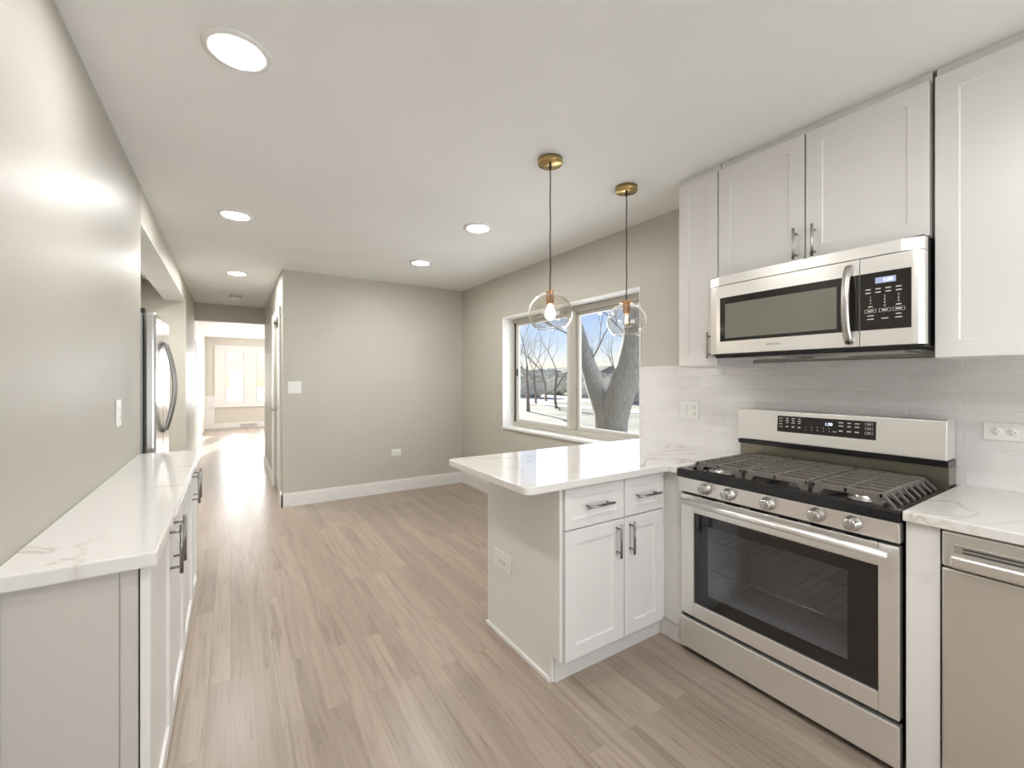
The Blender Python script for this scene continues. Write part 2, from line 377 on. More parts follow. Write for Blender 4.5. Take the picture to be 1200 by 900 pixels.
baseboard('baseboard_living', [(-.58, 4.48, YF-.016, YF, -.58, 4.48, YF-.010, YF), (-.58, -.564, YH+.2, 9.1, -.58, -.57, YH+.2, 9.1)])
# hall door on the right, with casing
struct('trim_door_casing', MB().box(XH-.02, XH, 5.28, 5.37, 0, 2.04).box(XH-.02, XH, 6.15, 6.24, 0, 2.04).box(XH-.024, XH, 5.27, 6.25, 2.03, 2.12), M['trim'], bevel=.003)
d1 = MB(TX(XH+.06)); d1.box(5.37, 6.15, .01, 2.03, 0, .034)
d1 = struct('door_1', d1, M['trim'])
for (a, b) in ((.12, .95), (1.05, 1.93)):
    k = MB(TX(XH+.026)).shaker(5.47, 6.05, a, b, .006, .03, .004).build('door_panel', M['trim'], d1)
hh = MB(TX(XH+.026)); hh.lathe([(0, 0), (.026, 0), (.026, .006), (.01, .01), (.01, .03), (.026, .04), (.028, .055), (.018, .066), (0, .068)], (XH+.026, 6.07, .97), 'X', 16, T=lambda x, y, z: (2*(XH+.026)-x, y, z)).build('door_handle', M['nickel'], d1)
# living room left: cased opening, and the far wall with windows
struct('trim_living_casing', MB().box(-.58, -.55, 9.2, 9.3, 0, 2.05).box(-.58, -.55, 10.2, 10.3, 0, 2.05).box(-.58, -.55, 9.2, 10.3, 2.05, 2.14), M['trim'])
struct('door_2', MB(TXP(-.58)).shaker(9.3, 10.2, .01, 2.05, .012, .12, .006), M['trim'])
WINX = [(-.13, .31), (.60, 1.06), (1.35, 1.8)]  # the third window is out of view, added for more light
LZ0, LZ1 = .70, 2.09
fw = MB(); xs = [-.70]
for a, b in WINX: xs += [a, b]
xs += [4.6]
for i in range(0, len(xs), 2): fw.box(xs[i], xs[i+1], YF, YF+.15, 0, ZC)
for a, b in WINX: fw.box(a, b, YF, YF+.15, 0, LZ0).box(a, b, YF, YF+.15, LZ1, ZC)
struct('wall_living_far', fw, M['liv'])
cs = MB(); cs.box(-.37, WINX[0][0]-.0, YF-.02, YF, .6, 2.24)
cs.box(WINX[0][1], WINX[1][0], YF-.02, YF, .6, 2.24).box(WINX[1][1], WINX[2][0], YF-.02, YF, .6, 2.24).box(WINX[2][1], 2.05, YF-.02, YF, .6, 2.24)
for a, b in WINX: cs.box(a, b, YF-.02, YF, LZ1, 2.24).box(a, b, YF-.02, YF, .6, LZ0)
cs.box(-.41, 2.09, YF-.05, YF-.02, .575, .61).box(-.40, 2.08, YF-.03, YF-.001, 2.24, 2.27)
struct('trim_living_windows', cs, M['trim'])
struct('trim_wainscot', MB().box(-.58, -.37, YF-.012, YF-.001, .14, .86).box(-.58, -.37, YF-.02, YF-.001, .86, .89), M['trim'])
for i, (a, b) in enumerate(WINX):
    w_ = thing('window_%d' % (i+2), ((a+b)/2, YF+.05, LZ0), None, None); w_['kind'] = 'structure'
    f = MB(); f.box(a, a+.03, YF+.03, YF+.08, LZ0, LZ1).box(b-.03, b, YF+.03, YF+.08, LZ0, LZ1).box(a+.03, b-.03, YF+.03, YF+.08, LZ1-.03, LZ1).box(a+.03, b-.03, YF+.03, YF+.08, LZ0, LZ0+.035)
    f.box(a+.03, b-.03, YF+.035, YF+.07, 1.72, 1.735)
    f.build('window_frame', M['vinyl2'], w_)
    MB().box(a+.03, b-.03, YF+.052, YF+.056, LZ0+.035, LZ1-.03).build('pane', M['pane'], w_)
# unseen glazed doors added behind the camera to let light in
w_ = thing('window_5', (1.1, YB-.06, .1), None, None); w_['kind'] = 'structure'
f = MB()
for a, b in ((-.2, -.12), (1.06, 1.14), (2.32, 2.4)): f.box(a, b, YB-.09, YB-.04, .1, 2.15)
f.box(-.12, 2.32, YB-.09, YB-.04, .1, .2).box(-.12, 2.32, YB-.09, YB-.04, 2.07, 2.15)
f.build('window_frame', M['trim'], w_)
MB().box(-.12, 2.32, YB-.07, YB-.065, .2, 2.07).build('pane', M['pane'], w_)
# casing inside the side passage behind the refrigerator
struct('trim_passage_casing', MB().box(-.89, -.865, 5.15, 5.25, 0, 2.1).box(-.89, -.865, 5.95, 6.05, 0, 2.1).box(-.89, -.85, 5.1, 6.1, 2.1, 2.2).box(-.89, -.86, 6.40, 6.468, 0, ZC), M['trim'])
struct('door_3', MB(TXP(-.89)).shaker(5.25, 5.95, .01, 2.1, .012, .1, .006), M['trim'])

# ------------------------------------------------------------------ kitchen window
T = TX(XR+.20)
kw = thing('window_1', (XR+.17, 3.14, WZ0), None, None); kw['kind'] = 'structure'
y0, y1, z0, z1 = WY0+.012, WY1-.012, WZ0+.014, WZ1-.012
f = MB(T)
f.box(y1-.035, y1, z0, z1, 0, .07).box(y0, y0+.035, z0, z1, 0, .07).box(y0+.035, y1-.035, z1-.05, z1, 0, .07).box(y0+.035, y1-.035, z0, z0+.05, 0, .07)
f.box(3.06, 3.13, z0+.05, z1-.05, 0, .062)
f.build('window_frame', M['vinyl'], kw, bevel=.003)
def sash(a, b, w0, w1, m, sw=.04, sb=.04):
    s_ = MB(T); zz0, zz1 = z0+.05, z1-.05
    s_.box(b-sw, b, zz0, zz1, w0, w1).box(a, a+sw, zz0, zz1, w0, w1).box(a+sw, b-sw, zz1-sb, zz1, w0, w1).box(a+sw, b-sw, zz0, zz0+sb, w0, w1)
    o = s_.build('sash', m, kw, bevel=.003)
    MB(T).box(a+sw, b-sw, zz0+sb, zz1-sb, (w0+w1)/2-.002, (w0+w1)/2+.002).build('pane', M['pane'], o)
    return o
s1 = sash(3.131, y1-.036, .028, .055, M['vinyl2'], .05, .03); s2 = sash(y0+.036, 3.059, .008, .035, M['vinyl2'], .032, .035)
MB(T).bbox(y1-.036-.045, y1-.036-.03, 1.37, 1.45, .055, .07, .003).build('latch', M['dark'], s1)
f = MB(T); f.box(y1-.0359, y1-.030, z0+.05, z1-.05, .04, .0715); f.build('track', M['dark'], kw)

# ------------------------------------------------------------------ countertops
def slab(name, poly, z0, z1, label, bev=.004):
    b = MB(); b.prism(poly, z0, z1); o = b.build(name, M['quartz'], None, bevel=bev); return tag(o, label, 'countertop')
def rounded(poly, idx, r, n=6):
    out = []
    for i, p in enumerate(poly):
        if i in idx:
            a = Vector(poly[i-1])-Vector(p); c = Vector(poly[(i+1) % len(poly)])-Vector(p); a.normalize(); c.normalize()
            A = Vector(p)+a*r; Cc = Vector(p)+c*r; O = A+c*r
            for k in range(n+1):
                t = k/n; q = (A-O)*math.cos(t*math.pi/2)+(Cc-O)*math.sin(t*math.pi/2)+O; out.append((q.x, q.y))
        else: out.append(p)
    return out
CT = .9
slab('countertop', rounded([(.983, 1.415), (1.85, 1.415), (1.85, 1.362), (XR-.012, 1.362), (XR-.012, 2.171), (.983, 2.171)], {0, 5}, .035), .867, CT, 'glossy white quartz counter on the peninsula under the hanging globes')
slab('countertop', [(1.85, -1.2), (XR-.012, -1.2), (XR-.012, .505), (1.85, .505)], .867, CT, 'white veined quartz counter over the dishwasher, right of the range')
slab('countertop', rounded([(-.155, 1.40), (-.155, 3.30), (XL, 3.30), (XL, 1.40)], {0}, .012), .862, CT, 'long veined quartz counter along the left wall', .005)

# ------------------------------------------------------------------ peninsula cabinet (fronts face -Y)
def cabinet(name, loc, label, group=None): return thing(name, loc, label, 'cabinet', group)
PY = 1.472
pc = cabinet('base_cabinet', (1.53, 1.75, 0), 'white shaker peninsula base cabinet with two drawers over two doors')
b = MB(); b.box(1.196, 1.90, PY, 2.04, .10, .866).box(1.196, 1.96, PY+.06, 2.04, 0, .10); b.build('body', M['cab'], pc)
b = MB(); b.prism([(1.51, 0), (2.057, 0), (2.057, .866), (1.452, .866), (1.452, .118), (1.51, .118)], 1.18, 1.196, T=lambda u, v, w: (w, u, v))
ep = b.build('end_panel', M['cab'], pc, bevel=.0015)
MB().box(1.168, 1.18, 1.512, 2.07, 0, .022).box(1.18, 1.196, 2.058, 2.07, 0, .866).build('shoe_moulding', M['trim'], pc, bevel=.003)
MB().box(1.196, 1.93, PY+.03, PY+.06, 0, .10).build('toe_kick', M['toe'], pc)
T = TY(PY)
FU = [(1.212, 1.5735), (1.5785, 1.862)]
for i, (a, c) in enumerate(FU):
    d = MB(T).shaker(a, c, .676, .855, .02, .042, .008).build('drawer', M['cab'], pc)
    bar_pull('handle', TY(PY-.02), (a+c)/2+.005, .767, .165, d, M['pull'], vertical=False)
    d = MB(T).shaker(a, c, .104, .670, .02, .06, .009).build('door', M['cab'], pc)
    bar_pull('handle', TY(PY-.02), 1.523 if i == 0 else 1.612, .578, .155, d, M['pull'])
fl = MB(); fl.box(1.89, 1.91, 1.362, PY-.001, .10, .866).box(1.902, 1.96, 1.362, PY+.028, 0, .10)
tag(fl.build('filler_panel', M['cab']), 'narrow white filler panel between peninsula cabinet and range', 'panel')
fr = MB(); fr.box(1.87, 1.89, .418, .500, .012, .866).box(1.89, 2.5, .484, .5, 0, .866)
tag(fr.build('filler_panel', M['cab'], bevel=.001), 'white filler panel between the range and the dishwasher', 'panel')
# wall side base under the corner counter
cb_ = MB(); cb_.box(1.97, XR-.02, 1.365, 2.04, 0, .866); tag(cb_.build('corner_cabinet', M['cab']), 'blind white corner cabinet where peninsula meets the tiled wall', 'cabinet')

# ------------------------------------------------------------------ left run (fronts face +X)
LX = -.193
def left_cab(y0, gap, y1, hs, label, endpanel):
    c = cabinet('base_cabinet', (-.32, (y0+y1)/2, 0), label, 'shallow base cabinets on the left')
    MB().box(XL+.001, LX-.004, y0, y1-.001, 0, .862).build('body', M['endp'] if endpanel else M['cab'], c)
    MB().box(LX-.004, LX+.006, y0+.002, y1-.002, 0, .098).build('toe_kick', M['cab'], c)
    T = TXP(LX)
    for (a, d, h) in ((y0+.003, gap-.002, hs[0]), (gap+.002, y1-.003, hs[1])):
        o = MB(T).shaker(a, d, .10, .852, .02, .06, .009).build('door', M['cab'], c)
        bar_pull('handle', TXP(LX+.02), h, .753, .165, o, M['pull'])
    return c
la = left_cab(1.437, 1.922, 2.418, (1.862, 1.985), 'near shallow white base cabinet under left counter, shade-toned end panel showing', True)
MB(TY(1.437)).box(XL+.02, LX-.04, .01, .86, 0, .004).box(LX-.036, LX-.006, 0, .861, 0, .006).build('end_panel', M['endp'], la)  # white panel darkened in colour to stand for its shade
lb = left_cab(2.42, 2.925, 3.28, (2.865, 2.99), 'far shallow white base cabinet under left counter, towards the refrigerator', False)

# ------------------------------------------------------------------ upper cabinets (fronts face -X)
UX = 2.185; UT = 2.437
def upper(name_label, y0, y1, z0, doors, group='white wall cabinets above the range wall'):
    c = cabinet('wall_cabinet', (2.35, (y0+y1)/2, z0), name_label, group)
    b = MB(); b.box(UX, XR-.012, y0+.001, y1-.001, z0, UT).box(UX+.012, XR-.012, y0+.001, y1-.001, UT, ZC-.001); b.build('body', M['cab'], c)
    T = TX(UX)
    for (a, d, h, hz) in doors:
        o = MB(T).shaker(a+.002, d-.002, z0+.006, UT, .02, .062, .004).build('door', M['cab'], c)
        if h: bar_pull('handle', TX(UX-.02), h, hz, .14, o, M['nickel'])
    return c
upper('narrow white wall cabinet beside the window, left of the microwave', 1.345, 1.583, 1.400, [(1.345, 1.583, 1.385, 1.514)])
upper('white two-door wall cabinet directly above the microwave', .511, 1.341, 1.858, [(.929, 1.341, .962, 1.945), (.511, .925, .887, 1.943)])
upper('tall white wall cabinet right of the microwave, cut by the photo edge', -.42, .500, 1.405, [(.042, .500, None, 0), (-.42, .038, None, 0)])

# ------------------------------------------------------------------ microwave
mw = thing('microwave', (2.3, .93, 1.44), 'stainless steel over-the-range microwave with black control panel', 'microwave')
MY0, MY1 = .506, 1.335
MB().box(2.10, XR-.012, MY0+.006, MY1-.006, 1.452, 1.855).build('body', M['dark'], mw)
def curved_front(mb, y0, y1, z0, z1, xf, xb, ymin, ymax, bow=.02, n=14, T=None):
    # front that bows gently towards the room in plan and rounds at both outer ends
    ys = sorted(set([y0+(y1-y0)*i/n for i in range(n+1)]))
    def fx(y):
        t = (y-(ymin+ymax)/2)/((ymax-ymin)/2)
        return xf+bow*t**2+(.02*max(0, (abs(t)-.955)/.045)**2)
    ro = [[mb.bm.verts.new((x, y, z)) for (x, z) in ((fx(y), z0), (fx(y), z1), (xb, z1), (xb, z0))] for y in ys]
    for A, B in zip(ro, ro[1:]):
        for k in range(4):
            f = mb.bm.faces.new([A[k], A[(k+1) % 4], B[(k+1) % 4], B[k]])
    mb.bm.faces.new(ro[0]); mb.bm.faces.new(ro[-1])
    return fx
b = MB(); fx = curved_front(b, MY0, MY1, 1.802, 1.846, 2.055, 2.12, MY0, MY1, .012); b.build('vent_grille', M['steel'], mw)
b = MB(); curved_front(b, .690, MY1, 1.460, 1.7985, 2.055, 2.12, MY0, MY1, .012); dr = b.build('door', M['steel'], mw)
b = MB(); curved_front(b, MY0, .6875, 1.460, 1.7985, 2.055, 2.12, MY0, MY1, .012); cp = b.build('control_panel', M['steel'], mw)
def skin(mb, y0, y1, z0, z1, d0, d1, n=10, f=fx):
    ys = [y0+(y1-y0)*i/n for i in range(n+1)]
    ro = [[mb.bm.verts.new(p) for p in ((f(y)-d1, y, z0), (f(y)-d1, y, z1), (f(y)-d0, y, z1), (f(y)-d0, y, z0))] for y in ys]
    for A, B in zip(ro, ro[1:]):
        for k in range(4): mb.bm.faces.new([A[k], A[(k+1) % 4], B[(k+1) % 4], B[k]])
    mb.bm.faces.new(ro[0]); mb.bm.faces.new(ro[-1]); return mb
skin(MB(), .6905, 1.268, 1.520, 1.738, -.001, .0012).build('window_surround', M['blkglass'], dr)
skin(MB(), .765, 1.240, 1.535, 1.705, .0012, .0022).build('window_glass', M['mwglass'], dr)
skin(MB(), .537, .687, 1.520, 1.738, -.001, .0012).build('key_pad', M['blkglass'], cp)
TM = lambda u, v, w: (fx(u)-.0012-w+.003, u, v)
mk = MB(TM)
for r_, zz in enumerate((1.675, 1.662)):
    for c_, yy in enumerate((.662, .632, .602, .572)): mk.box(yy-.008, yy+.008, zz-.0018, zz+.0018, .003, .0044)
for i in range(9):
    mk.text(str(i+1), .011, (.655, .612, .572)[i % 3], 1.645-.012*(i//3), .004, flip=True)
mk.text('0', .011, .612, 1.609, .004, flip=True)
mk.box(.648, .662, 1.607, 1.611, .003, .0044).box(.565, .58, 1.607, 1.611, .003, .0044)
for yy in (.655, .612, .572):
    for (a, c, d, e) in ((-.017, .017, .0, .0008), (-.017, .017, .0125, .0133), (-.017, -.0162, 0, .0133), (.0162, .017, 0, .0133)):
        mk.box(yy+a, yy+c, 1.586+d, 1.586+e, .003, .0044)
    mk.box(yy-.009, yy+.009, 1.591, 1.595, .003, .0044); mk.box(yy-.01, yy+.01, 1.560, 1.563, .003, .0044)
mk.box(.645, .665, 1.573, 1.576, .003, .0044).box(.565, .58, 1.573, 1.576, .003, .0044)
mk.build('key_marks', M['mark'], cp)
MB(TM).box(.580, .640, 1.695, 1.717, .003, .0048).build('clock_screen', M['screen'], cp)
MB(TM).text('1:30', .017, .603, 1.7055, .0055, flip=True).build('clock_digits', M['digit'], cp)
MB(TX(2.056)).text('SAMSUNG', .014, 1.01, 1.492, .0005, flip=True).build('logo', M['pull'], dr)
hb = MB(); pts = []
for i in range(17):
    t = i/16; z = 1.476+.298*t; x = 2.052-.038*math.sin(math.pi*t)**.6 if 0 < t < 1 else 2.052
    pts.append((x, .722, z))
hb.tube(pts, .0115, 12, T=lambda x, y, z: (x, .722+(y-.722)*1.25, z)); hb.build('handle', M['nickel'], dr)
b = MB(); b.box(2.10, 2.5, MY0+.02, MY1-.02, 1.440, 1.452); b.build('underside', M['black'], mw)
for (a, c) in ((.58, .83), (1.02, 1.27)):
    g_ = MB(); g_.box(2.16, 2.34, a, c, 1.436, 1.440)
    g_.build('grease_filter', M['alu'], mw)
MB().box(2.38, 2.44, .86, .98, 1.437, 1.440).build('cooktop_lamp', M['plastic'], mw)

# ------------------------------------------------------------------ range
RY0, RY1 = .512, 1.357; RC = (RY0+RY1)/2
rg = thing('range', (2.1, RC, 0), 'stainless steel gas range with black cooktop and glass oven door', 'range')
b = MB()
b.box(1.90, 2.5, RY0+.012, RY0+.03, .03, .86).box(1.90, 2.5, RY1-.03, RY1-.012, .03, .86).box(2.46, 2.5, RY0+.03, RY1-.03, .03, .86)
b.box(1.90, 2.46, RY0+.03, RY1-.03, .03, .2).box(1.90, 2.46, RY0+.03, RY1-.03, .775, .86)
b.build('body', M['dark'], rg)
for (x, y) in ((1.95, RY0+.06), (1.95, RY1-.06), (2.42, RY0+.06), (2.42, RY1-.06)):
    MB().tube([(x, y, 0), (x, y, .03)], .018, 12).build('foot', M['dark'], rg)
# oven cavity seen through the glass
cv = MB(); cv.box(2.30, 2.31, .62, 1.25, .23, .74).box(1.91, 2.30, .62, .63, .23, .74).box(1.91, 2.30, 1.24, 1.25, .23, .74).box(1.91, 2.30, .63, 1.24, .23, .24).box(1.91, 2.30, .63, 1.24, .73, .74)
cv.build('oven_cavity', mat('oven_enamel', (.80, .81, .84), .4), rg)
for zz in (.42, .56):
    r_ = MB()
    for xx in (1.93, 2.28): r_.tube([(xx, .635, zz), (xx, 1.235, zz)], .003, 6)
    for i in range(13): r_.tube([(1.93, .66+i*.046, zz), (2.28, .66+i*.046, zz)], .0018, 6)
    r_.build('oven_rack', M['alu'], rg)
b = MB()
b.box(1.868, 1.90, RY0+.004, RY0+.062, .190, .772).box(1.868, 1.90, RY1-.075, RY1-.004, .190, .772).box(1.868, 1.90, RY0+.062, RY1-.075, .190, .259).box(1.868, 1.90, RY0+.062, RY1-.075, .690, .772)
od = b.build('oven_door', M['steel'], rg, bevel=.004)
MB().box(1.869, 1.876, RY0+.062, RY1-.075, .259, .690).build('door_glass', M['ovenglass'], od)
MB().box(1.877, 1.879, RY0+.062, .665, .259, .690).box(1.877, 1.879, 1.215, RY1-.075, .259, .690).box(1.877, 1.879, .665, 1.215, .259, .315).box(1.877, 1.879, .665, 1.215, .64, .690).build('glass_border', M['black'], od)
for i in range(6): MB().bbox(.60+i*.115, .67+i*.115, .7665, .7735, 1.869, 1.885, .002, T=lambda u, v, w: (w, u, v+.0005)).build('vent_slot', M['dark'], od)
hb = MB(); hb.tube([(1.822, RY0+.020, .748), (1.822, RY1-.035, .748)], .0145, 16)
for yy in (RY0+.045, RY1-.06): hb.bbox(1.822, 1.868, yy-.012, yy+.012, .737, .759, .004)
hb.build('handle', M['steel'], od)
MB().box(1.884, 1.90, RY0+.01, RY1-.01, .170, .190).build('gasket', M['gasket'], rg)
MB().box(1.886, 1.9, RY0+.01, RY1-.01, .772, .786).build('gasket', M['gasket'], rg)
MB().box(1.89, 1.90, RY0+.01, RY1-.01, .012, .03).build('toe_grille', M['gasket'], rg)
MB().bbox(1.866, 1.899, RY0+.003, RY1-.003, .028, .172, .005).build('storage_drawer', M['steel'], rg)
# control strip with five knobs, front leans back slightly
b = MB(); b.prism([(1.858, .786), (1.90, .786), (1.90, .856), (1.848, .856)], RY0, RY1, T=lambda u, v, w: (u, w, v)); cs_ = b.build('control_strip', M['steel'], rg, bevel=.003)
for yy in (.640, .753, .929, 1.096, 1.208):
    k = MB(); k.lathe([(0, -.034), (.019, -.034), (.0215, -.030), (.0235, -.006), (.027, -.004), (.027, .004)], (1.849, yy, .823), 'X', 28)
    k.bbox(1.812, 1.819, yy-.004, yy+.004, .804, .842, .002)
    k.build('knob', M['nickel'], cs_)
# cooktop
b = MB(); b.prism([(1.846, .857), (2.405, .857), (2.405, .878), (1.905, .878), (1.89, .897), (1.856, .897), (1.846, .89)], RY0-.003, RY1+.003, T=lambda u, v, w: (u, w, v))
b.box(1.905, 2.405, RY0-.003, RY0+.022, .878, .890).box(1.905, 2.405, RY1-.022, RY1+.003, .878, .890)
ck = b.build('cooktop', M['black'], rg, bevel=.003)
BUR = [(2.02, .655, .042), (2.27, .655, .034), (2.145, .9345, .046), (2.02, 1.213, .036), (2.27, 1.213, .042)]
for (x, y, r) in BUR:
    o = MB().lathe([(0, .878), (r+.018, .878), (r+.016, .884), (r, .887), (r, .902), (r-.004, .905), (0, .905)], (x, y, 0), 'Z', 28).build('burner', M['alu'], rg)
    MB().lathe([(0, .9051), (r-.002, .9051), (r+.002, .908), (r-.002, .914), (0, .915)], (x, y, 0), 'Z', 28).build('burner_cap', M['black'], o)
GX0, GX1 = 1.912, 2.372
gw = (RY1-RY0-.05)/3
for gi in range(3):
    a = RY0+.025+gi*gw+.002; c = a+gw-.004; g_ = MB()
    def bar(x0, y0_, x1, y1_, w=.0055, z0=.916, z1=.930): g_.box(min(x0, x1)-w, max(x0, x1)+w, min(y0_, y1_)-(w if y0_ == y1_ else 0), max(y0_, y1_)+(w if y0_ == y1_ else 0), z0, z1)
    slopeL = gi == 0; slopeR = gi == 2
    ya = a+(.035 if slopeL else .006); yb = c-(.035 if slopeR else .006)
    xs_ = [GX0+.006+i*(GX1-GX0-.012)/7 for i in range(8)]
    for x in xs_: 
        g_.box(x-.0055, x+.0055, ya, yb, .917, .932)
        for (on, e0, e1) in ((slopeL, ya, a), (slopeR, yb, c)):
            if on: g_.prism([(e0, .932), (e0, .917), (e1, .884), (e1, .893)], x-.0055, x+.0055, T=lambda u, v, w: (w, u, v))
    for y in ((ya+yb)/2, ya+.004, yb-.004): g_.box(GX0, GX1, y-.0055, y+.0055, .914, .9315)
    # front and rear skirts that arch over the burner
    for x in (GX0+.004, GX1-.004):
        pf = [(ya, .93), (ya, .884), (ya+.022, .884), (ya+.04, .912), (yb-.04, .912), (yb-.022, .884), (yb, .884), (yb, .93)]
        g_.prism(pf, x-.004, x+.004, T=lambda u, v, w: (w, u, v))
    g_.build('grate', M['iron'], rg, bevel=.0012)
# backguard
MB().box(2.405, 2.50, RY0, RY1, .86, .980).build('backguard_base', M['olive'], rg)
MB().box(2.388, 2.50, RY0-.002, RY1+.002, .980, 1.002).box(2.395, 2.5, RY0+.004, RY1-.004, 1.002, 1.016).build('oven_vent', M['black'], rg)
b = MB(); b.prism([(2.372, 1.008), (2.50, 1.008), (2.50, 1.172), (2.392, 1.172), (2.384, 1.166)], RY0, RY1, T=lambda u, v, w: (u, w, v)); bg = b.build('backguard', M['steel'], rg, bevel=.003)
def TB(u, v, w): return (2.372+(v-1.008)*.076-w, u, v)
MB(TB).box(.737, 1.147, 1.064, 1.145, -.001, .0015).build('display_panel', M['blkglass'], bg)
mk = MB(TB)
def dash(y, z, w=.012, h=.004): mk.box(y-w/2, y+w/2, z-h/2, z+h/2, .0015, .0026)
for yy in (1.135, 1.126):
    for zz in (1.132, 1.118, 1.104, 1.090): dash(yy, zz, .006)
for i, yy in enumerate((1.10, 1.072, 1.044)):
    for zz in (1.134, 1.123, 1.112): dash(yy, zz, .016 if (i+int(zz*1000)) % 2 else .011)
    dash(yy, 1.092, .012, .006)
for i in range(5): mk.text(str(i+1), .009, 1.014-.025*i, 1.098, .0018, flip=True); mk.text(str((i+6) % 10), .009, 1.014-.025*i, 1.084, .0018, flip=True)
dash(.893, 1.086, .015, .003)
for i, yy in enumerate((.868, .836, .806)):
    for zz in (1.13, 1.115): dash(yy, zz, .018 if i != 1 else .013)
    dash(yy, 1.092, .016, .005)
for zz in (1.132, 1.112, 1.092):
    for (p, q, r_, s_) in ((.748, .776, zz-.006, zz-.0053), (.748, .776, zz+.0053, zz+.006), (.748, .7487, zz-.006, zz+.006), (.7753, .776, zz-.006, zz+.006)): mk.box(p, q, r_, s_, .0015, .0026)
    dash(.762, zz, .014, .003)
mk.build('key_marks', M['mark'], bg)
MB(TB).text('1:30', .019, .918, 1.118, .0018, flip=True).build('clock_digits', M['digit'], bg)

# ------------------------------------------------------------------ dishwasher
dw = thing('dishwasher', (2.15, .11, 0), 'stainless steel dishwasher under the counter at the right edge', 'dishwasher')
MB().box(1.92, 2.48, -.19, .41, .02, .855).build('body', M['dark'], dw)
b = MB(); b.bbox(1.862, 1.918, -.192, .413, .11, .748, .006); b.bbox(1.862, 1.918, -.192, .413, .752, .862, .006)
dd = b.build('door', M['steelv'], dw)
MB().bbox(1.836, 1.8615, -.17, .392, .757, .797, .011, 4).build('handle', M['steelv'], dd)
MB().bbox(1.8595, 1.8615, -.17, .385, .800, .826, .0008, 1).build('grip_recess', M['alu'], dd)
MB().box(1.8575, 1.8595, .215, .365, .804, .808).box(1.8575, 1.8595, .215, .365, .815, .819).build('vent_slots', M['dark'], dd)
MB().box(1.93, 1.94, -.19, .41, 0, .10).build('toe_kick', M['dark'], dw)
b = MB(); b.box(1.892, 2.5, -1.2, -.20, .1, .866).box(1.93, 2.5, -1.2, -.20, 0, .1)
sc_ = thing('base_cabinet', (2.2, -.7, 0), 'white base cabinet beyond the dishwasher', 'cabinet'); b.build('body', M['cab'], sc_)
for a, c in ((-.70, -.203), (-1.197, -.704)):
    o = MB(TX(1.892)).shaker(a, c, .104, .86, .02, .06, .009).build('door', M['cab'], sc_)
    bar_pull('handle', TX(1.872), -.66 if a == -.70 else -.745, .75, .155, o, M['pull'])

# ------------------------------------------------------------------ refrigerator in the alcove
FY0, FY1, FX = 3.415, 4.10, -.385
fg = thing('refrigerator', (-.75, (FY0+FY1)/2, 0), 'stainless steel refrigerator standing in the alcove past the left counter', 'refrigerator')
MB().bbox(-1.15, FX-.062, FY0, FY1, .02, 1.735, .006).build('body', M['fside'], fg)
mid = (FY0+FY1)/2
for (a, c, h) in ((FY0, mid-.002, mid-.045), (mid+.002, FY1, mid+.045)):
    b = MB(); b.bbox(FX-.058, FX, a, c, .72, 1.745, .016, 4); o = b.build('door', M['fridge'], fg)
    pts = [(FX, h, .985)]+[(FX+.018+.045*math.sin(math.pi*i/14), h, 1.0+.565*i/14) for i in range(15)]+[(FX, h, 1.58)]
    MB().tube(pts, .011, 12).build('handle', M['pull'], o)
b = MB(); b.bbox(FX-.058, FX, FY0, FY1, .08, .715, .016, 4); o = b.build('freezer_drawer', M['fridge'], fg)
MB().tube([(FX, FY0+.08, .63), (FX+.05, FY0+.1, .63), (FX+.05, FY1-.1, .63), (FX, FY1-.08, .63)], .011, 12).build('handle', M['pull'], o)
MB().bbox(FX-.09, FX-.05, FY0+.005, FY0+.05, 1.737, 1.765, .004).build('hinge_cover', M['dark'], fg)
MB().box(FX-.12, FX-.07, FY0+.02, FY1-.02, 0, .02).build('toe_grille', M['dark'], fg)

# ------------------------------------------------------------------ wall plates
def plate(T, u0, u1, v0, v1, label, kind, group=None, name='wall_outlet'):
    t = thing(name, T((u0+u1)/2, (v0+v1)/2, 0), label, 'outlet' if 'outlet' in name else 'switch', group)
    MB(T).bbox(u0, u1, v0, v1, 0, .006, .002).build('cover_plate', M['plastic'], t)
    uc, vc = (u0+u1)/2, (v0+v1)/2
    def rocker(a):
        MB(T).bbox(a-.017, a+.017, vc-.034, vc+.034, .006, .0105, .002).build('rocker', M['plastic'], t)
    def recept(a, vert=True):
        for s_ in (-.02, .02):
            p = (a, vc+s_) if vert else (a+s_, vc)
            q = MB(T).lathe([(0, .0085), (.015, .0085), (.0165, .006)], (0, 0, 0), 'Z', 20, T=lambda x, y, z, p=p: T(p[0]+x, p[1]+y, z)).build('socket', M['plastic'], t)
            s2_ = MB(T)
            if vert: s2_.box(p[0]-.007, p[0]-.0055, p[1]-.001, p[1]+.007, .0085, .0092).box(p[0]+.0055, p[0]+.007, p[1]-.001, p[1]+.007, .0085, .0092).box(p[0]-.0018, p[0]+.0018, p[1]-.009, p[1]-.006, .0085, .0092)
            else: s2_.box(p[0]-.001, p[0]+.007, p[1]-.007, p[1]-.0055, .0085, .0092).box(p[0]-.001, p[0]+.007, p[1]+.0055, p[1]+.007, .0085, .0092).box(p[0]-.009, p[0]-.006, p[1]-.0018, p[1]+.0018, .0085, .0092)
            s2_.build('slots', M['slot'], q)
    if kind == 'so': rocker(uc+.032); recept(uc-.032)
    if kind == 'ss': rocker(uc-.026); rocker(uc+.026)
    if kind == 'o': recept(uc)
    if kind == 'h': recept(uc, False)
    if kind == 'hh': recept(uc-.045, False); recept(uc+.045, False)
    return t
TT = TX(XR-.0115)
plate(TT, 1.69, 1.823, 1.077, 1.190, 'square two-gang outlet and switch plate on tile left of the range', 'so')
plate(TT, .232, .436, 1.093, 1.163, 'wide white outlet plate on tile right of the range', 'hh')
